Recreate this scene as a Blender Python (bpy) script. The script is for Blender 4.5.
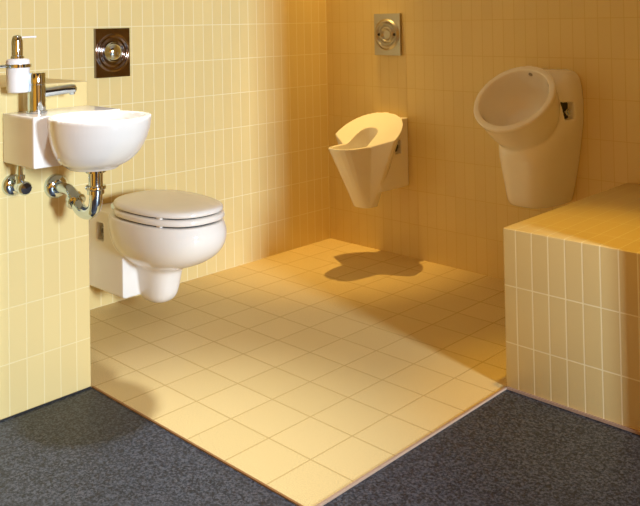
import bpy, bmesh, math, random
from mathutils import Vector, Matrix

# ------------------------------------------------------------------ set-up
for o in list(bpy.data.objects):
    bpy.data.objects.remove(o, do_unlink=True)
SC = bpy.context.scene
COL = SC.collection
T = 0.15                                    # one floor tile = 15 cm; all lengths below are in tiles
PI = math.pi

# camera (calibrated on the tile grid; the photo was shot with a shifted lens)
cam_d = bpy.data.cameras.new('camera')
cam = bpy.data.objects.new('camera', cam_d)
COL.objects.link(cam)
SC.camera = cam
yaw, pitch, roll = 0.77028, 1.58766, -0.01814
Rm = Matrix.Rotation(yaw, 3, 'Z') @ Matrix.Rotation(pitch, 3, 'X') @ Matrix.Rotation(roll, 3, 'Z')
cam.matrix_world = Matrix.Translation(Vector((10.38457, -8.26735, 7.03166)) * T) @ Rm.to_4x4()
cam_d.sensor_width = 36.0
cam_d.lens = 812.859 / 640 * 36.0
cam_d.shift_x = 0.0
cam_d.shift_y = -(253 - 8.019) / 640

# world: the rest of the warm-lit room beyond the open side, with patches made up for chrome reflections
w = bpy.data.worlds.new('world')
SC.world = w
w.use_nodes = True
_nt = w.node_tree
_tc = _nt.nodes.new('ShaderNodeTexCoord')
_no = _nt.nodes.new('ShaderNodeTexNoise')
_no.inputs['Scale'].default_value = 3.2
_no.inputs['Detail'].default_value = 1.0
_nt.links.new(_tc.outputs['Generated'], _no.inputs['Vector'])
_rp = _nt.nodes.new('ShaderNodeValToRGB')
_rp.color_ramp.elements[0].position = 0.47
_rp.color_ramp.elements[0].color = (0.10, 0.06, 0.04, 1)
_rp.color_ramp.elements[1].position = 0.55
_rp.color_ramp.elements[1].color = (2.25, 0.90, 0.08, 1)
_nt.links.new(_no.outputs['Fac'], _rp.inputs[0])
_bg = _nt.nodes['Background']
_nt.links.new(_rp.outputs[0], _bg.inputs[0])
_bg.inputs[1].default_value = 0.42

def look_at(o, tgt):
    o.rotation_euler = (Vector(tgt) * T - o.location).to_track_quat('-Z', 'Y').to_euler()

def area(name, loc, tgt, sx, sy, power, col):
    d = bpy.data.lights.new(name, 'AREA')
    d.shape = 'RECTANGLE'
    d.size, d.size_y = sx * T, sy * T
    d.energy, d.color = power, col
    o = bpy.data.objects.new(name, d)
    COL.objects.link(o)
    o.location = Vector(loc) * T
    look_at(o, tgt)
    return o

def spot(name, loc, tgt, power, col, angle, blend, rad):
    d = bpy.data.lights.new(name, 'SPOT')
    d.energy, d.color = power, col
    d.spot_size, d.spot_blend, d.shadow_soft_size = math.radians(angle), blend, rad
    o = bpy.data.objects.new(name, d)
    COL.objects.link(o)
    o.location = Vector(loc) * T
    look_at(o, tgt)
    return o

# daylight from a window far to the right, past the end of the right-hand wall
area('daylight', (40.6, -3.7, 11.3), (-5, 3.0, 3.0), 4.5, 7.0, 545, (0.70, 0.86, 1.0))
# warm ceiling downlight in the far corner: a tight beam onto the floor
spot('corner_downlight', (-6.2, 10.1, 16.9), (-6.9, 10.0, 0), 185, (1.0, 0.64, 0.18), 38, 1.0, 0.015)
spot('platform_downlight', (3.2, 5.9, 16.9), (3.2, 5.6, 0), 86, (1.0, 0.59, 0.05), 26, 1.0, 0.02)
# ceiling downlight over the front of the tiled area
spot('front_downlight', (0.2, -1.5, 16.9), (-0.4, -1.6, 0), 240, (0.90, 0.96, 1.0), 42, 1.0, 0.05)

SC.view_settings.view_transform = 'Standard'
SC.view_settings.look = 'None'
SC.view_settings.gamma = 1.0
SC.view_settings.use_curve_mapping = False
SC.view_settings.exposure = 0.0
SC.cycles.use_denoising = True
SC.cycles.max_bounces = 10
SC.cycles.diffuse_bounces = 6

# ------------------------------------------------------------------ materials
def newmat(name):
    m = bpy.data.materials.new(name)
    m.use_nodes = True
    nt = m.node_tree
    return m, nt, nt.nodes['Principled BSDF']

def N(nt, t, **kw):
    n = nt.nodes.new(t)
    for k, v in kw.items():
        setattr(n, k, v)
    return n

def math_node(nt, op, a, b=None):
    n = N(nt, 'ShaderNodeMath', operation=op)
    for i, v in enumerate((a, b)):
        if v is None: continue
        if isinstance(v, (int, float)): n.inputs[i].default_value = v
        else: nt.links.new(v, n.inputs[i])
    return n.outputs[0]

def ramp(nt, src, stops):
    n = N(nt, 'ShaderNodeValToRGB')
    e = n.color_ramp.elements
    while len(e) < len(stops): e.new(0.5)
    for i, (p_, c) in enumerate(stops):
        e[i].position = p_
        e[i].color = (*c, 1) if len(c) == 3 else c
    nt.links.new(src, n.inputs[0])
    return n.outputs[0]

def mix(nt, fac, a, b, mode='MIX'):
    n = N(nt, 'ShaderNodeMix', data_type='RGBA', blend_type=mode)
    if isinstance(fac, (int, float)): n.inputs[0].default_value = fac
    else: nt.links.new(fac, n.inputs[0])
    for i, v in ((6, a), (7, b)):
        if isinstance(v, tuple): n.inputs[i].default_value = (*v, 1)
        else: nt.links.new(v, n.inputs[i])
    return n.outputs[2]

def tiles(name, axis_u, axis_v, off_u, off_v, pu, pv, c1, c2, grout, ms, rough, speck=0.0, spec=0.5, bump=0.25):
    """straight-laid tiles; position measured in the room, in tile units"""
    m, nt, b = newmat(name)
    geo = N(nt, 'ShaderNodeNewGeometry')
    sep = N(nt, 'ShaderNodeSeparateXYZ')
    nt.links.new(geo.outputs['Position'], sep.inputs[0])
    comb = N(nt, 'ShaderNodeCombineXYZ')
    nt.links.new(math_node(nt, 'ADD', math_node(nt, 'MULTIPLY', sep.outputs[axis_u], 1 / T), 60 * pu - off_u), comb.inputs[0])
    nt.links.new(math_node(nt, 'ADD', math_node(nt, 'MULTIPLY', sep.outputs[axis_v], 1 / T), 60 * pv - off_v), comb.inputs[1])
    br = N(nt, 'ShaderNodeTexBrick', offset=0.0, offset_frequency=1, squash=1.0, squash_frequency=1)
    nt.links.new(comb.outputs[0], br.inputs['Vector'])
    br.inputs['Color1'].default_value = (*c1, 1)
    br.inputs['Color2'].default_value = (*c2, 1)
    br.inputs['Mortar'].default_value = (*grout, 1)
    br.inputs['Scale'].default_value = 1.0
    br.inputs['Mortar Size'].default_value = ms
    br.inputs['Mortar Smooth'].default_value = 0.35
    br.inputs['Bias'].default_value = 0.0
    br.inputs['Brick Width'].default_value = pu
    br.inputs['Row Height'].default_value = pv
    col = br.outputs['Color']
    if speck:
        no = N(nt, 'ShaderNodeTexNoise')
        no.inputs['Scale'].default_value = 330
        no.inputs['Detail'].default_value = 3
        nt.links.new(geo.outputs['Position'], no.inputs['Vector'])
        s = ramp(nt, no.outputs['Fac'], [(0.36, (1 - speck,) * 3), (0.64, (1 + speck * .35,) * 3)])
        col = mix(nt, 1.0, col, s, 'MULTIPLY')
    nt.links.new(col, b.inputs['Base Color'])
    b.inputs['Specular IOR Level'].default_value = spec
    nt.links.new(math_node(nt, 'ADD', math_node(nt, 'MULTIPLY', br.outputs['Fac'], 0.4), rough), b.inputs['Roughness'])
    bp = N(nt, 'ShaderNodeBump', invert=True)
    bp.inputs['Strength'].default_value = bump
    bp.inputs['Distance'].default_value = 0.002
    nt.links.new(br.outputs['Fac'], bp.inputs['Height'])
    nt.links.new(bp.outputs[0], b.inputs['Normal'])
    return m

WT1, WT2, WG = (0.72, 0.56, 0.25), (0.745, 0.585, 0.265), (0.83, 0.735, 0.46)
P3 = 1 / 3
M = {}
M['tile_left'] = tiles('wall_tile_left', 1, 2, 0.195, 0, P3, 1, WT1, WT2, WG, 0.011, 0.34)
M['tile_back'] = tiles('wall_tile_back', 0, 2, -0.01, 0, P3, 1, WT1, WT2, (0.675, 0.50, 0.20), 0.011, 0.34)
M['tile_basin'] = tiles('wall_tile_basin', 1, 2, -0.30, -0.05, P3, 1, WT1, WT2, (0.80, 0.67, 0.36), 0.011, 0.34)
M['tile_front'] = tiles('plinth_tile_front', 0, 2, 2.23, 3.03, P3, 1.08, WT1, WT2, (0.90, 0.80, 0.50), 0.014, 0.30)
M['tile_side'] = tiles('plinth_tile_side', 1, 2, 0.0, 3.03, P3, 1.08, WT1, WT2, WG, 0.012, 0.30)
M['tile_top'] = tiles('plinth_tile_top', 1, 0, 6.04, 2.23, 1, P3, WT1, WT2, WG, 0.011, 0.32)
M['tile_ledge'] = tiles('ledge_tile_top', 1, 0, -0.30, -0.04, P3, 1, WT1, WT2, WG, 0.011, 0.32)
M['tile_floor'] = tiles('floor_tile', 0, 1, 0, 0.0, 1, 1, (0.72, 0.55, 0.25), (0.755, 0.58, 0.27), (0.57, 0.40, 0.16), 0.017, 0.5, speck=0.22, spec=0.35, bump=0.3)

def plain(name, col, rough, metal=0.0, coat=0.0, spec=0.5):
    m, nt, b = newmat(name)
    # slight, object-fixed variation so that no surface is perfectly even
    tc = N(nt, 'ShaderNodeTexCoord')
    no = N(nt, 'ShaderNodeTexNoise')
    no.inputs['Scale'].default_value = 9
    nt.links.new(tc.outputs['Object'], no.inputs['Vector'])
    c = ramp(nt, no.outputs['Fac'], [(0.3, tuple(v * 0.97 for v in col)), (0.7, col)])
    nt.links.new(c, b.inputs['Base Color'])
    b.inputs['Roughness'].default_value = rough
    b.inputs['Metallic'].default_value = metal
    b.inputs['Coat Weight'].default_value = coat
    b.inputs['Coat Roughness'].default_value = 0.04
    b.inputs['Specular IOR Level'].default_value = spec
    return m
M['ceramic'] = plain('white_porcelain', (0.86, 0.82, 0.77), 0.10, spec=0.6)
M['seat'] = plain('seat_plastic', (0.84, 0.79, 0.73), 0.14, spec=0.6)
M['chrome'] = plain('chrome', (0.64, 0.74, 0.84), 0.07, 1.0)
M['dark_chrome'] = plain('dark_polished_steel', (0.24, 0.19, 0.17), 0.12, 1.0)
M['brushed'] = plain('satin_steel', (0.48, 0.44, 0.36), 0.36, 1.0)
M['black'] = plain('black_joint_and_shade', (0.02, 0.018, 0.016), 0.6)  # real dark joint, and shade painted into gaps and recesses
M['grey_bolt'] = plain('grey_bolt', (0.35, 0.33, 0.30), 0.35, 0.7)
M['milk_glass'] = plain('white_satin_glass', (0.86, 0.83, 0.82), 0.25)
M['copper'] = plain('copper_edge', (0.42, 0.22, 0.09), 0.45, 0.7)
M['sealant'] = plain('pale_sealant', (0.40, 0.27, 0.19), 0.6)
M['ceiling'] = plain('ceiling_paint', (0.75, 0.70, 0.60), 0.8)

def vinyl():
    m, nt, b = newmat('speckled_vinyl')
    geo = N(nt, 'ShaderNodeNewGeometry')
    n1 = N(nt, 'ShaderNodeTexNoise')
    n1.inputs['Scale'].default_value = 165
    n1.inputs['Detail'].default_value = 2.5
    n1.inputs['Roughness'].default_value = 0.7
    nt.links.new(geo.outputs['Position'], n1.inputs['Vector'])
    c = ramp(nt, n1.outputs['Fac'], [(0.41, (0.008, 0.0105, 0.017)), (0.50, (0.029, 0.036, 0.053)), (0.61, (0.074, 0.083, 0.106))])
    v = N(nt, 'ShaderNodeTexVoronoi')
    v.inputs['Scale'].default_value = 165
    nt.links.new(geo.outputs['Position'], v.inputs['Vector'])
    f = ramp(nt, v.outputs['Distance'], [(0.14, (1, 1, 1)), (0.30, (0, 0, 0))])
    sel = N(nt, 'ShaderNodeSeparateColor')
    nt.links.new(v.outputs['Color'], sel.inputs[0])
    f2 = math_node(nt, 'MULTIPLY', f, math_node(nt, 'GREATER_THAN', sel.outputs[0], 0.55))
    c = mix(nt, f2, c, (0.008, 0.01, 0.014))
    nt.links.new(c, b.inputs['Base Color'])
    b.inputs['Roughness'].default_value = 0.42
    b.inputs['Specular IOR Level'].default_value = 0.4
    return m
M['vinyl'] = vinyl()

# ------------------------------------------------------------------ helpers
def tag(o, label=None, cat=None, group=None, kind=None):
    if label: o['label'] = label
    if cat: o['category'] = cat
    if group: o['group'] = group
    if kind: o['kind'] = kind
    return o

def empty(name, loc):
    o = bpy.data.objects.new(name, None)
    o.empty_display_size = 0.05
    o.location = Vector(loc) * T
    COL.objects.link(o)
    return o

def link(name, bm, mats, parent=None, smooth=True, angle=40):
    """bm is in room tile units; the mesh is re-based on its own centre (or its thing's base)"""
    bmesh.ops.scale(bm, vec=(T, T, T), verts=bm.verts)
    bmesh.ops.recalc_face_normals(bm, faces=bm.faces)
    me = bpy.data.meshes.new(name)
    bm.to_mesh(me)
    bm.free()
    return link_mesh(name, me, mats, parent, smooth, angle)

def link_mesh(name, me, mats, parent=None, smooth=True, angle=40):
    o = bpy.data.objects.new(name, me)
    COL.objects.link(o)
    for m in (mats if isinstance(mats, (list, tuple)) else [mats]):
        me.materials.append(m)
    if smooth:
        for p_ in me.polygons: p_.use_smooth = True
        me.set_sharp_from_angle(angle=math.radians(angle))
    vs = [v.co for v in me.vertices]
    lo = Vector([min(v[i] for v in vs) for i in range(3)])
    hi = Vector([max(v[i] for v in vs) for i in range(3)])
    base = Vector(((lo.x + hi.x) / 2, (lo.y + hi.y) / 2, lo.z))
    me.transform(Matrix.Translation(-base))
    pw = Vector((0, 0, 0))
    q = parent
    while q is not None:
        pw += q.location
        q = q.parent
    o.parent = parent
    o.location = base - pw
    return o

def bx(bm, x0, x1, y0, y1, z0, z1, bev=0.0, seg=2):
    r = bmesh.ops.create_cube(bm, size=1)
    vs = r['verts']
    for v in vs:
        v.co = Vector((x0 + (v.co.x + .5) * (x1 - x0), y0 + (v.co.y + .5) * (y1 - y0), z0 + (v.co.z + .5) * (z1 - z0)))
    if bev:
        es = list({e for v in vs for e in v.link_edges})
        bmesh.ops.bevel(bm, geom=es, offset=bev, segments=seg, affect='EDGES', profile=0.5)

def loft(bm, rings, cap0=True, cap1=True):
    R = [[bm.verts.new(Vector(p_)) for p_ in r] for r in rings]
    n = len(R[0])
    for a, b in zip(R, R[1:]):
        for i in range(n):
            j = (i + 1) % n
            bm.faces.new((a[i], a[j], b[j], b[i]))
    if cap0: bm.faces.new(R[0][::-1])
    if cap1: bm.faces.new(R[-1])
    return R

def frame(d):
    d = Vector(d).normalized()
    a = Vector((0, 0, 1)) if abs(d.z) < 0.9 else Vector((1, 0, 0))
    u = d.cross(a).normalized()
    return u, d.cross(u).normalized()

def lathe(bm, org, axis, prof, n=40):
    """prof: list of (distance along axis, radius)"""
    org, ax = Vector(org), Vector(axis).normalized()
    u, v = frame(ax)
    rings = []
    for h, r in prof:
        r = max(r, 1e-4)
        rings.append([org + ax * h + (u * math.cos(2 * PI * i / n) + v * math.sin(2 * PI * i / n)) * r for i in range(n)])
    loft(bm, rings)

def catmull(pts, k=8):
    pts = [Vector(p_) for p_ in pts]
    P_ = [pts[0] * 2 - pts[1]] + pts + [pts[-1] * 2 - pts[-2]]
    out = []
    for i in range(1, len(P_) - 2):
        a, b, c, d = P_[i - 1:i + 3]
        for s in range(k):
            t = s / k
            out.append(0.5 * ((2 * b) + (c - a) * t + (2 * a - 5 * b + 4 * c - d) * t * t + (3 * b - a - 3 * c + d) * t ** 3))
    out.append(pts[-1])
    return out

def tube(bm, pts, r, n=24, k=8, smooth=True):
    path = catmull(pts, k) if smooth else [Vector(p_) for p_ in pts]
    d0 = (path[1] - path[0]).normalized()
    u, v = frame(d0)
    rings = []
    for i, p_ in enumerate(path):
        d = (path[min(i + 1, len(path) - 1)] - path[max(i - 1, 0)]).normalized()
        u = (u - d * u.dot(d)).normalized()
        v = d.cross(u)
        rr = r(i / (len(path) - 1)) if callable(r) else r
        rings.append([p_ + (u * math.cos(2 * PI * j / n) + v * math.sin(2 * PI * j / n)) * rr for j in range(n)])
    loft(bm, rings)

def torus(bm, c, axis, R_, r, n=48, k=12):
    u, v = frame(axis)
    ax = Vector(axis).normalized()
    c = Vector(c)
    g = []
    for i in range(n):
        a = 2 * PI * i / n
        d = u * math.cos(a) + v * math.sin(a)
        g.append([bm.verts.new(c + d * (R_ + r * math.cos(2 * PI * j / k)) + ax * r * math.sin(2 * PI * j / k)) for j in range(k)])
    for i in range(n):
        for j in range(k):
            bm.faces.new((g[i][j], g[(i + 1) % n][j], g[(i + 1) % n][(j + 1) % k], g[i][(j + 1) % k]))

def resample(rows, k=5):
    """smooth in-between rows for a table of section sizes"""
    P_ = [[2 * a - b for a, b in zip(rows[0], rows[1])]] + [list(r) for r in rows] + [[2 * a - b for a, b in zip(rows[-1], rows[-2])]]
    out = []
    for i in range(1, len(P_) - 2):
        for q in range(k):
            t = q / k
            out.append([0.5 * (2 * b + (c - a) * t + (2 * a - 5 * b + 4 * c - d) * t * t + (3 * b - a - 3 * c + d) * t ** 3)
                        for a, b, c, d in zip(*P_[i - 1:i + 3])])
    return out + [list(rows[-1])]

def fused(name, solid, cutters, mat, parent, voxel=0.0034, smooth_it=6):
    """one continuous cast body: overlapping closed shells merged, hollows cut, edges softened"""
    def tmp(bm):
        bmesh.ops.scale(bm, vec=(T, T, T), verts=bm.verts)
        bmesh.ops.recalc_face_normals(bm, faces=bm.faces)
        me = bpy.data.meshes.new('tmp')
        bm.to_mesh(me); bm.free()
        o = bpy.data.objects.new('tmp', me)
        COL.objects.link(o)
        return o
    s = tmp(solid)
    m = s.modifiers.new('a', 'REMESH'); m.mode = 'VOXEL'; m.voxel_size = voxel; m.adaptivity = 0
    cs = []
    for c in cutters:
        co = tmp(c)
        cs.append(co)
        m = s.modifiers.new('b', 'BOOLEAN'); m.operation = 'DIFFERENCE'; m.object = co; m.solver = 'EXACT'
    if cutters:
        m = s.modifiers.new('c', 'REMESH'); m.mode = 'VOXEL'; m.voxel_size = voxel; m.adaptivity = 0
    m = s.modifiers.new('d', 'SMOOTH'); m.factor = 0.5; m.iterations = smooth_it
    dg = bpy.context.evaluated_depsgraph_get()
    dg.update()
    me = bpy.data.meshes.new_from_object(s.evaluated_get(dg), depsgraph=dg)
    for o in [s] + cs:
        bpy.data.objects.remove(o, do_unlink=True)
    me.materials.clear()
    o = link_mesh(name, me, mat, parent, True, 60)
    me.name = name
    return o

def structure(name, bm, mats, bevel=0):
    o = link(name, bm, mats, None, smooth=False)
    o['kind'] = 'structure'
    return o

# ------------------------------------------------------------------ the room
XL, YB, XR, YP, XB, H = -7.92, 10.9, 1.96, 5.33, -4.04, 17.3
def wall(name, x0, x1, y0, y1, z0, z1, mat):
    bm = bmesh.new()
    bx(bm, x0, x1, y0, y1, z0, z1)
    return structure(name, bm, mat)
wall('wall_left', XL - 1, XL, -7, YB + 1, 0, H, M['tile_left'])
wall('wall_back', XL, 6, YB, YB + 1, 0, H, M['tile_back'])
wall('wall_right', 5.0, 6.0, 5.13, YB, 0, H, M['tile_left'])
wall('ceiling', XL - 1, 6, -7, YB + 1, H, H + 0.5, M['ceiling'])
# speckled vinyl floor of the room, and the tiled wet area set flush into it
wall('floor', XL - 1, 19, -13, YB + 1, -0.6, -0.02, M['vinyl'])
bm = bmesh.new()
bx(bm, XL, XR, 0.03, YB, -0.02, 0.0)
bx(bm, XL, XB, -7.0, 0.03, -0.02, 0.0)
structure('floor_tiles', bm, M['tile_floor'])
# low boxed-out wall that carries the wash basin, with a tiled ledge on top
bm = bmesh.new()
bx(bm, XL, XB, -7.0, 0.0, 0.0, 5.95, bev=0.012, seg=1)
o = structure('wall_basin', bm, [M['tile_basin'], M['tile_ledge'], M['tile_back']])
for p_ in o.data.polygons:
    if p_.normal.z > 0.9: p_.material_index = 1
    elif abs(p_.normal.y) > 0.9: p_.material_index = 2
# return wall just left of the picture; the soap holder is fixed to it
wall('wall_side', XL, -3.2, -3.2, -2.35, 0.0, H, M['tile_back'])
# edge profiles between tiles and vinyl
bm = bmesh.new()
bx(bm, XB + 0.01, XR + 0.02, 0.0, 0.036, -0.02, 0.010, bev=0.004)
structure('trim_1', bm, M['copper'])
bm = bmesh.new()
bx(bm, XR - 0.015, XR + 0.035, 0.045, YP, -0.02, 0.018, bev=0.006)
structure('trim_2', bm, M['sealant'])
bm = bmesh.new()
bx(bm, XR + 0.035, 5.0, YP - 0.045, YP, -0.02, 0.03, bev=0.006)
structure('trim_3', bm, M['sealant'])
bm = bmesh.new()
bx(bm, XB, XB + 0.016, -7.0, -0.01, -0.02, 0.006, bev=0.003)
structure('trim_4', bm, M['black'])

# raised tiled platform on the right
bm = bmesh.new()
bx(bm, XR, 5.0, YP, YB, 0.0, 3.03, bev=0.022, seg=3)
o = link('tiled_platform', bm, [M['tile_front'], M['tile_top'], M['tile_side']], None, smooth=True, angle=50)
for p_ in o.data.polygons:
    if p_.normal.z > 0.6: p_.material_index = 1
    elif abs(p_.normal.x) > 0.7: p_.material_index = 2
tag(o, 'raised platform clad in yellow tiles, at the right below the round urinal', 'platform')

# ------------------------------------------------------------------ wall-hung toilet
YT = 2.95
def egg(z, xb, xf, hw, n=80, pf=0.82, pb=0.80, yc=YT):
    """D-shaped outline: long round front towards +x, squarer back"""
    xc = xf - (xf - xb) * 0.565
    out = []
    for i in range(n):
        a = 2 * PI * i / n
        c, s = math.cos(a), math.sin(a)
        e = pf if c >= 0 else pb
        x = xc + (xf - xc if c >= 0 else xc - xb) * math.copysign(abs(c) ** e, c)
        out.append((x, yc + hw * math.copysign(abs(s) ** e, s), z))
    return out

toilet = empty('wall_hung_toilet', (XL, YT, 0.48))
tag(toilet, 'white wall-hung toilet with its lid closed, beside the wash basin', 'toilet')
bm = bmesh.new()
secs = [(2.55, -7.25, -4.07, 1.0), (2.45, -7.25, -4.02, 1.03), (2.32, -7.25, -3.98, 1.05), (2.15, -7.2, -3.99, 1.045), (1.98, -7.15, -4.06, 1.01), (1.82, -7.1, -4.19, .94),
        (1.68, -7.0, -4.38, 0.85), (1.55, -6.9, -4.64, 0.735), (1.45, -6.8, -4.94, 0.615), (1.36, -6.7, -5.18, 0.50), (1.26, -6.7, -5.31, 0.435),
        (1.0, -6.6, -5.40, 0.405), (0.78, -6.6, -5.46, 0.375), (0.62, -6.5, -5.55, 0.33), (0.51, -6.45, -5.70, 0.25), (0.45, -6.4, -5.92, 0.15)]
loft(bm, [egg(*s) for s in resample(secs)])
# rear block against the wall: the bowl flows into it
def rrect(x, y0, y1, z0, z1, r, n=6):
    out = []
    for cy, cz, a0 in ((y1 - r, z1 - r, 0), (y0 + r, z1 - r, PI / 2), (y0 + r, z0 + r, PI), (y1 - r, z0 + r, 1.5 * PI)):
        for i in range(n + 1):
            a = a0 + PI / 2 * i / n
            out.append((x, cy + r * math.cos(a), cz + r * math.sin(a)))
    return out
loft(bm, [rrect(XL, YT - .82, YT + .82, .63, 2.55, .05), rrect(-6.3, YT - .80, YT + .80, .63, 2.55, .05)])
cut = []
for s in (-1, 1):
    c = bmesh.new()
    y0, y1 = sorted((YT + s * 0.62, YT + s * 1.0))
    bx(c, -7.42, -7.13, y0, y1, 1.83, 2.26)
    cut.append(c)
fused('bowl', bm, cut, M['ceramic'], toilet)
for s in (-1, 1):
    bm = bmesh.new()
    lathe(bm, (-7.29, YT + s * 0.6, 2.05), (0, s, 0), [(0, .115), (.07, .115), (.09, .10), (.12, .10), (.12, .06), (.09, .05)], 24)
    tag(link('fixing_bolt', bm, M['grey_bolt'], toilet), 'grey fixing bolt in the side recess')
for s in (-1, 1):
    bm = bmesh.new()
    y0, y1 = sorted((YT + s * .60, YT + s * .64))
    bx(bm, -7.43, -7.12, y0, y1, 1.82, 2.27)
    tag(link('recess_shade', bm, M['black'], toilet), 'black plate for the shade in the fixing recess')  # added black backing, shade of the recess put into colour
# seat ring
bm = bmesh.new()
def ring_solid(bm, outer, inner):
    """outer/inner: lists of rings bottom->top, equal counts"""
    n = len(outer[0])
    O = [[bm.verts.new(Vector(p_)) for p_ in r] for r in outer]
    I = [[bm.verts.new(Vector(p_)) for p_ in r] for r in inner]
    for A, fl in ((O, 0), (I, 1)):
        for a, b in zip(A, A[1:]):
            for i in range(n):
                j = (i + 1) % n
                bm.faces.new((a[i], a[j], b[j], b[i]) if not fl else (b[i], b[j], a[j], a[i]))
    for i in range(n):
        j = (i + 1) % n
        bm.faces.new((O[-1][i], O[-1][j], I[-1][j], I[-1][i]))
        bm.faces.new((I[0][i], I[0][j], O[0][j], O[0][i]))
so = [(2.594, .03), (2.604, .0), (2.632, -.012), (2.692, -.008), (2.722, .01), (2.734, .04)]
ring_solid(bm, [egg(z, -7.0, -4.06 - d, 1.005 - d) for z, d in so],
           [egg(z, -6.4, -4.6, .62) for z, d in so])
seat = link('seat', bm, M['seat'], toilet, True, 50)
bm = bmesh.new()
lo_ = [(2.770, .04), (2.777, .015), (2.797, .0), (2.842, .005), (2.877, .03), (2.897, .075), (2.912, .16), (2.927, .32), (2.934, .56)]
loft(bm, [egg(z, -7.05 + d * .6, -4.072 - d, 1.0 - d) for z, d in lo_])
lid = link('lid', bm, M['seat'], toilet, True, 50)
# white bumper pads, black fillers for the gap shade, hinge bar at the back
for par, zz, ins in ((seat, 2.565, .10), (lid, 2.741, .10)):
    for yy in (-.78, .78):
        bm = bmesh.new()
        bx(bm, -4.87, -4.72, YT + yy - .05, YT + yy + .05, zz - .012, zz + .036, .008)
        link('bumper', bm, M['seat'], par)
bm = bmesh.new()
lathe(bm, (-7.0, YT - .62, 2.66), (0, 1, 0), [(0, .075), (.02, .085), (1.22, .085), (1.24, .075)], 24)
link('hinge', bm, M['chrome'], toilet)
bm = bmesh.new()
loft(bm, [egg(z, -6.98, -4.17, .91) for z in (2.55, 2.60)])
tag(link('gap_shade', bm, M['black'], seat), 'black filler for the shade under the seat')  # black sheet stands in for the shade of the gap
bm = bmesh.new()
loft(bm, [egg(z, -6.98, -4.17, .91) for z in (2.73, 2.774)])
tag(link('gap_shade', bm, M['black'], lid), 'black filler for the shade under the lid')  # same black stand-in for shade, between seat and lid

# ------------------------------------------------------------------ wash basin
basin = empty('wash_basin', (XB, -0.86, 4.57))
tag(basin, 'small white wash basin on the low tiled wall, with rounded bowl and square back', 'basin')
bm = bmesh.new()
bx(bm, XB, -2.86, -1.71, 0.0, 4.59, 5.48)
def oval(z, cx, cy, rx, ry, n=72):
    return [(cx + rx * math.cos(2 * PI * i / n), cy + ry * math.sin(2 * PI * i / n), z) for i in range(n)]
prof = [(4.56, -2.36, .43, .41), (4.60, -2.36, .47, .45), (4.70, -2.31, .63, .595), (4.85, -2.25, .755, .705), (5.05, -2.19, .85, .782), (5.25, -2.15, .90, .828), (5.40, -2.13, .918, .842), (5.48, -2.13, .92, .845)]
loft(bm, [oval(z, cx, -.86, rx, ry) for z, cx, rx, ry in resample(prof)])
c = bmesh.new()
ip = [(4.70, -2.55, .10, .10), (4.72, -2.46, .28, .27), (4.80, -2.36, .46, .43), (4.98, -2.28, .66, .59), (5.2, -2.22, .79, .69), (5.40, -2.20, .845, .735), (5.55, -2.19, .86, .75)]
loft(c, [oval(z, cx, -.855, rx, ry) for z, cx, rx, ry in resample(ip)])
fused('basin_body', bm, [c], M['ceramic'], basin, 0.003, 4)
# overflow / waste parts inside the bowl
bm = bmesh.new()
lathe(bm, (-2.55, -.80, 4.70), (0, 0, 1), [(0, .14), (.02, .14), (.03, .12), (.035, .05)], 32)
link('waste_cover', bm, M['chrome'], basin)

# basin tap
tap = empty('basin_tap', (-3.58, -1.28, 5.49))
tag(tap, 'chrome single-lever tap standing on the back corner of the wash basin', 'tap')
bm = bmesh.new()
lathe(bm, (-3.58, -1.28, 5.488), (0, 0, 1), [(0, .185), (.03, .185), (.04, .158), (.50, .158), (.505, .145), (.52, .145)], 40)
link('tap_body', bm, M['chrome'], tap)
bm = bmesh.new()
lathe(bm, (-3.58, -1.28, 6.012), (0, 0, 1), [(0, .162), (.17, .162), (.19, .152), (.195, .11), (.196, .0)], 40)
lever = link('lever_cap', bm, M['chrome'], tap)
bm = bmesh.new()
tube(bm, [(-3.58, -1.20, 5.83), (-3.58, -.9, 5.85), (-3.58, -.66, 5.865), (-3.58, -.56, 5.865)], .088, 24, 6)
lathe(bm, (-3.58, -.57, 5.865), (0, 1, 0), [(-.03, .088), (.02, .086), (.05, .07), (.07, .04), (.078, .0)], 24)
spout = link('spout', bm, M['chrome'], tap)
bm = bmesh.new()
lathe(bm, (-3.58, -.58, 5.80), (0, 0, -1), [(-.04, .055), (.03, .055), (.045, .045), (.045, .0)], 24)
link('aerator', bm, M['chrome'], spout)

# soap dispenser
sx, sy = -3.72, -1.56
soap = empty('soap_dispenser', (sx, sy, 5.86))
tag(soap, 'white glass soap dispenser with chrome pump, in a wall holder above the basin', 'soap dispenser')
bm = bmesh.new()
lathe(bm, (sx, sy, 5.86), (0, 0, 1), [(0, .17), (.012, .188), (.05, .195), (.54, .205), (.58, .20), (.605, .17), (.61, .08)], 40)
link('cup', bm, M['milk_glass'], soap)
bm = bmesh.new()
lathe(bm, (sx - .02, sy, 6.465), (0, 0, 1), [(0, .115), (.05, .115), (.06, .10), (.32, .10), (.38, .088), (.42, .055), (.432, .0)], 32)
pump = link('pump', bm, M['chrome'], soap)
bm = bmesh.new()
tube(bm, [(sx - .02, sy + .05, 6.845), (sx - .02, sy + .2, 6.85), (sx - .02, sy + .36, 6.85)], .018, 12, 4)
tag(link('pump_spout', bm, M['milk_glass'], pump), 'thin pale spout wire')
holder = empty('dispenser_holder', (sx, -2.35, 6.3))
tag(holder, 'chrome ring holder around the white soap dispenser', 'holder')
bm = bmesh.new()
u = []
for z, r_ in ((6.31, .212), (6.31, .232), (6.37, .232), (6.37, .212)):
    u.append([(sx + r_ * math.cos(2 * PI * i / 48), sy + r_ * math.sin(2 * PI * i / 48), z) for i in range(48)])
loft(bm, u + [u[0]], False, False)
bmesh.ops.remove_doubles(bm, verts=bm.verts, dist=1e-5)
link('ring', bm, M['chrome'], holder)
bm = bmesh.new()
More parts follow.
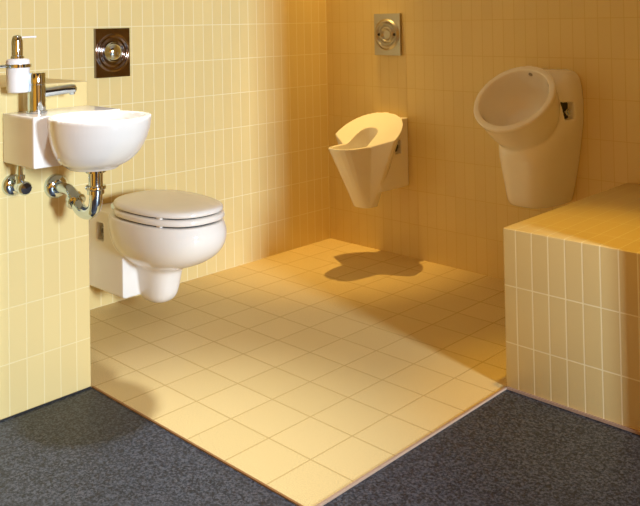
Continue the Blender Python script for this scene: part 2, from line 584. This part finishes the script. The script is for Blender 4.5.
tube(bm, [(sx, sy - .225, 6.34), (sx, -2.0, 6.34), (sx, -2.33, 6.34)], .03, 16, 3)
link('arm', bm, M['chrome'], holder)
bm = bmesh.new()
lathe(bm, (sx, -2.35, 6.34), (0, 1, 0), [(0, .14), (.03, .14), (.05, .12), (.055, .03)], 32)
link('rosette', bm, M['chrome'], holder)

# bottle trap and waste pipe
yt = -.70
trap = empty('waste_trap', (-2.57, yt, 3.5))
tag(trap, 'chrome U-bend waste pipe from the wash basin down and back into the wall', 'pipe')
bm = bmesh.new()
lathe(bm, (-2.57, yt, 4.56), (0, 0, -1), [(-.02, .10), (0, .15), (.05, .15), (.06, .175), (.12, .175), (.13, .125), (.44, .125)], 32)
link('tailpiece', bm, M['chrome'], trap)
bm = bmesh.new()
tube(bm, [(-2.57, yt, 4.2), (-2.57, yt, 3.97), (-2.63, yt, 3.79), (-2.80, yt, 3.685), (-3.0, yt, 3.67), (-3.16, yt, 3.73), (-3.27, yt, 3.83)], .115, 28, 10)
link('bend', bm, M['chrome'], trap)
bm = bmesh.new()
tube(bm, [(-3.27, yt, 3.83), (-3.39, yt, 3.94), (-3.53, yt, 4.0), (-3.7, yt, 4.01), (-4.0, yt, 4.01)], .105, 28, 10)
link('waste_pipe', bm, M['chrome'], trap)
for c0, ax in (((-2.57, yt, 4.21), (0, 0, -1)), ((-3.235, yt, 3.80), (-.75, 0, .66))):
    bm = bmesh.new()
    lathe(bm, c0, ax, [(0, .11), (.0, .165), (.025, .18), (.06, .18), (.08, .15), (.15, .15), (.16, .115)], 32)
    link('slip_nut', bm, M['chrome'], trap)
bm = bmesh.new()
lathe(bm, (XB, yt, 4.01), (1, 0, 0), [(0, .23), (.04, .23), (.10, .20), (.13, .15), (.14, .11)], 40)
link('rosette', bm, M['chrome'], trap)

# angle valve
valve = empty('angle_valve', (XB, -1.55, 4.1))
tag(valve, 'small chrome angle valve on the wall under the left end of the basin', 'valve')
bm = bmesh.new()
lathe(bm, (XB, -1.54, 4.16), (1, 0, 0), [(0, .20), (.03, .20), (.08, .16), (.10, .09)], 32)
link('rosette', bm, M['chrome'], valve)
bm = bmesh.new()
lathe(bm, (XB + .08, -1.54, 4.16), (1, 0, 0), [(0, .07), (.16, .07), (.18, .095), (.30, .095), (.32, .07)], 24)
link('valve_body', bm, M['chrome'], valve)
bm = bmesh.new()
lathe(bm, (XB + .40, -1.54, 4.16), (1, 0, 0), [(-.09, .05), (0, .05), (.01, .115), (.05, .125), (.12, .125), (.15, .10), (.155, .0)], 12)
link('knob', bm, M['chrome'], valve)
bm = bmesh.new()
lathe(bm, (XB + .31, -1.54, 4.20), (0, 0, 1), [(0, .075), (.10, .075), (.11, .09), (.17, .09), (.18, .05), (.39, .05)], 20)
link('supply_pipe', bm, M['chrome'], valve)

# ------------------------------------------------------------------ urinal with the beaked rim (far left)
AX = -5.25
u1 = empty('beaked_urinal', (AX, YB, 1.65))
tag(u1, 'white funnel-shaped urinal with a slotted seat and notched front beak, near the corner', 'urinal')
half = [(0, 8.30), (.16, 8.315), (.31, 8.39), (.41, 8.52), (.47, 8.70), (.51, 8.95), (.55, 9.25), (.85, 9.415), (1.15, 9.58), (1.155, 9.75), (1.10, 9.98),
        (.97, 10.22), (.75, 10.43), (.45, 10.57), (.2, 10.62), (0, 10.63)]
lowh = [(0, 9.30), (.09, 9.305), (.16, 9.32), (.21, 9.34), (.25, 9.37), (.28, 9.40), (.30, 9.44), (.305, 9.49), (.31, 9.54), (.32, 9.62), (.32, 9.70),
        (.30, 9.78), (.24, 9.85), (.15, 9.89), (.07, 9.90), (0, 9.90)]
def rimz(y): return 3.46 + max(0.0, y - 9.25) * 0.60
def full(h): return [(x, y) for x, y in h] + [(-x, y) for x, y in h[-2:0:-1]]
top = [(AX + x, y, rimz(y)) for x, y in full(half)]
low = [(AX + x, y, 1.66) for x, y in full(lowh)]
bm = bmesh.new()
rings = [[tuple(a + (b - a) * t for a, b in zip(q0, q1)) for q0, q1 in zip(low, top)] for t in (0, .25, .5, .75, 1.0)]
R_ = loft(bm, rings, True, False)
tv = R_[-1]
n = len(tv)
iv = 6
jv = n - 6
bm.faces.new([tv[i] for i in range(iv, jv + 1)])                       # tilted seat
bm.faces.new([tv[i % n] for i in range(jv, n + iv + 1)])               # flat beak
yz = [(9.6, 2.12), (YB, 2.12), (YB, 4.14), (10.5, 4.14), (10.42, 4.08), (9.6, 3.55)]
loft(bm, [[(AX - .6, a, b) for a, b in yz], [(AX + .6, a, b) for a, b in yz]])   # mounting block on the wall
c = bmesh.new()
slot = [(0, 8.42), (.15, 8.44), (.27, 8.51), (.34, 8.66), (.38, 8.88), (.40, 9.1), (.385, 9.3), (.365, 9.5), (.36, 9.66), (.33, 9.80), (.25, 9.91), (.13, 9.97), (0, 9.985)]
sf = full(slot)
cr = []
for dz, sc, yo in ((-1.35, .42, .26), (-.9, .62, .2), (-.5, .80, .12), (-.2, .94, .03), (0, 1.0, 0), (.30, 1.03, 0)):
    cr.append([(AX + x * sc, 9.3 + (y - 9.3) * sc + yo, rimz(9.3 + (y - 9.3) * sc) + dz) for x, y in sf])
loft(c, cr)
cut = [c]
for s in (-1, 1):
    c = bmesh.new()
    x0, x1 = sorted((AX + s * .45, AX + s * .8))
    bx(c, x0, x1, 10.30, 10.56, 3.12, 3.52)
    cut.append(c)
fused('urinal_body', bm, cut, M['ceramic'], u1, 0.0028, 4)
for s in (-1, 1):
    bm = bmesh.new()
    lathe(bm, (AX + s * .44, 10.43, 3.32), (s, 0, 0), [(0, .17), (.02, .17), (.03, .09), (.09, .08), (.10, .0)], 20)
    tag(link('fixing_bolt', bm, M['black'], u1), 'fixing bolt coloured black for the shade in the side recess')  # black colour stands for the dark inside of the recess

# ------------------------------------------------------------------ round bowl urinal (right)
CX = -0.10
u2 = empty('round_urinal', (CX, YB, 2.4))
tag(u2, 'white urinal with a big round tilted bowl, hung beside the tiled platform', 'urinal')
cy, cz, th, rx, ry = 9.353, 5.10, 0.74, 1.045, 1.085
ct, st = math.cos(th), math.sin(th)
eu = Vector((0, ct, st))
nn = Vector((0, -st, ct))               # out of the opening
def rim_ring(s, d, shift=0.0, n=72):
    c0 = Vector((CX - .06, cy, cz)) + nn * d + eu * shift
    return [tuple(c0 + Vector((1, 0, 0)) * rx * s * math.cos(2 * PI * i / n) + eu * ry * s * math.sin(2 * PI * i / n)) for i in range(n)]
bm = bmesh.new()
loft(bm, [rim_ring(*q) for q in resample([(.50, -1.30, -.10), (.72, -1.08, -.06), (.86, -.78, -.02), (.93, -.48, 0), (.965, -.22, 0), (.985, -.12, 0), (1.0, -.08, 0), (1.0, 0, 0)])])
def dsec(z, w, yf, n=40, wb=None):
    wb = w if wb is None else wb
    pts = [(CX + wb, YB, z)]
    d = YB - yf
    for i in range(n + 1):
        a = PI * i / n
        c_, s_ = math.cos(a), math.sin(a)
        x = math.copysign(abs(c_) ** 0.62, c_)
        y = abs(s_) ** 0.62
        pts.append((CX + x * (w + (wb - w) * (1 - y) ** 1.0), YB - d * (.04 + .96 * y), z))
    pts.append((CX - wb, YB, z))
    return pts
bz = [(2.36, .54, 9.62, .60), (2.41, .57, 9.50, .64), (2.55, .60, 9.42, .69), (2.9, .64, 9.36, .77), (3.3, .70, 9.30, .85), (3.7, .77, 9.28, .91), (4.1, .88, 9.5, .97), (4.5, .96, 9.8, 1.01), (4.9, .98, 10.0, 1.02), (5.2, .97, 10.1, 1.0), (5.45, .92, 10.2, .95), (5.60, .83, 10.3, .88), (5.68, .70, 10.38, .76), (5.72, .54, 10.45, .60)]
loft(bm, [dsec(z, w_, yf, wb=wb) for z, w_, yf, wb in resample(bz, 3)])
c = bmesh.new()
loft(c, [rim_ring(*q) for q in resample([(.30, -.98, -.1), (.55, -.90, -.08), (.72, -.68, -.04), (.80, -.38, 0), (.835, -.12, 0), (.85, -.03, 0), (.86, .2, 0)])])
cut = [c]
for s in (-1, 1):
    c = bmesh.new()
    x0, x1 = sorted((CX + s * .78, CX + s * 1.3))
    bx(c, x0, x1, 10.16, 10.48, 4.52, 4.94)
    cut.append(c)
fused('urinal_body', bm, cut, M['ceramic'], u2, 0.0032, 8)
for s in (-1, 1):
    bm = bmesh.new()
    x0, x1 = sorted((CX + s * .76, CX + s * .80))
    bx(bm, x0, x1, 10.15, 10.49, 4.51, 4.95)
    tag(link('recess_shade', bm, M['black'], u2), 'black plate for the shade in the fixing recess')  # black plate added to darken the lit recess
    bm = bmesh.new()
    lathe(bm, (CX + s * .77, 10.32, 4.70), (s, 0, 0), [(0, .085), (.10, .085), (.11, .06), (.16, .06), (.17, .0)], 20)
    tag(link('fixing_bolt', bm, M['chrome'], u2), 'shiny fixing bolt in the side recess')
bm = bmesh.new()
q = Vector((CX, cy, cz)) + eu * ry * .84 - nn * .14
lathe(bm, tuple(q), tuple(-eu), [(-.06, .06), (.012, .06), (.018, .05), (.02, .0)], 20)
tag(link('flush_inlet', bm, M['grey_bolt'], u2), 'small grey flush inlet under the upper rim')

# ------------------------------------------------------------------ flush plates
def plate_mesh(w_, h_, t, fn, nx=96, ny=120):
    """relief plate in local (u right, v up, outwards) coordinates, centred"""
    bm = bmesh.new()
    g = []
    for j in range(ny + 1):
        row = []
        for i in range(nx + 1):
            uu, vv = (i / nx - .5) * w_, (j / ny - .5) * h_
            row.append(bm.verts.new((uu, vv, t + fn(uu, vv))))
        g.append(row)
    for j in range(ny):
        for i in range(nx):
            bm.faces.new((g[j][i], g[j][i + 1], g[j + 1][i + 1], g[j + 1][i]))
    edge = g[0] + [r[-1] for r in g[1:]] + g[-1][-2::-1] + [r[0] for r in g[-2:0:-1]]
    b_ = [bm.verts.new((v.co.x, v.co.y, 0)) for v in edge]
    m_ = len(edge)
    for i in range(m_):
        bm.faces.new((edge[i], b_[i], b_[(i + 1) % m_], edge[(i + 1) % m_]))
    bm.faces.new(b_[::-1])
    return bm
def place(bm, c0, right, up, out):
    mt = Matrix((Vector(right), Vector(up), Vector(out))).transposed().to_4x4()
    mt.translation = Vector(c0)
    bmesh.ops.transform(bm, matrix=mt, verts=bm.verts)

def relief(r0, pitch, rmax, amp):
    def f(u_, v_):
        r_ = math.hypot(u_, v_)
        if r_ < r0 or r_ > rmax: return 0.0
        k = (r_ - r0) / pitch
        return amp * (0.5 - 0.5 * math.cos(2 * PI * k))
    return f
cpl = (XL, 2.91, 6.34)
pl = empty('flush_plate', cpl)
tag(pl, 'dark polished flush plate with rings and a shiny domed button, above the toilet', 'flush plate', 'flush plates on the tiled walls')
bm = plate_mesh(.98, 1.24, .10, relief(.26, .12, .50, .03))
place(bm, cpl, (0, 1, 0), (0, 0, 1), (1, 0, 0))
link('cover_plate', bm, M['dark_chrome'], pl, True, 50)
bm = bmesh.new()
lathe(bm, (XL + .09, 2.90, 6.36), (1, 0, 0), [(0, .25), (.03, .25), (.04, .235), (.08, .22), (.13, .18), (.165, .12), (.18, .06), (.183, .0)], 40)
tag(link('push_button', bm, M['chrome'], pl), 'shiny domed push button')

cpb = (-5.32, YB, 6.61)
pb = empty('flush_plate', cpb)
tag(pb, 'satin steel flush plate with concentric rings on the back wall, above the funnel-shaped urinal', 'flush plate', 'flush plates on the tiled walls')
bm = plate_mesh(1.0, 1.26, .09, relief(.12, .185, .49, .065))
place(bm, cpb, (1, 0, 0), (0, 0, 1), (0, -1, 0))
link('cover_plate', bm, M['brushed'], pb, True, 50)
for s in (-1, 1):
    bm = bmesh.new()
    lathe(bm, (cpb[0] + s * .30, YB - .085, cpb[2]), (0, -1, 0), [(0, .04), (.05, .04), (.052, .02), (.053, 0)], 16)
    tag(link('screw_hole', bm, M['black'], pb), 'small dark hole')
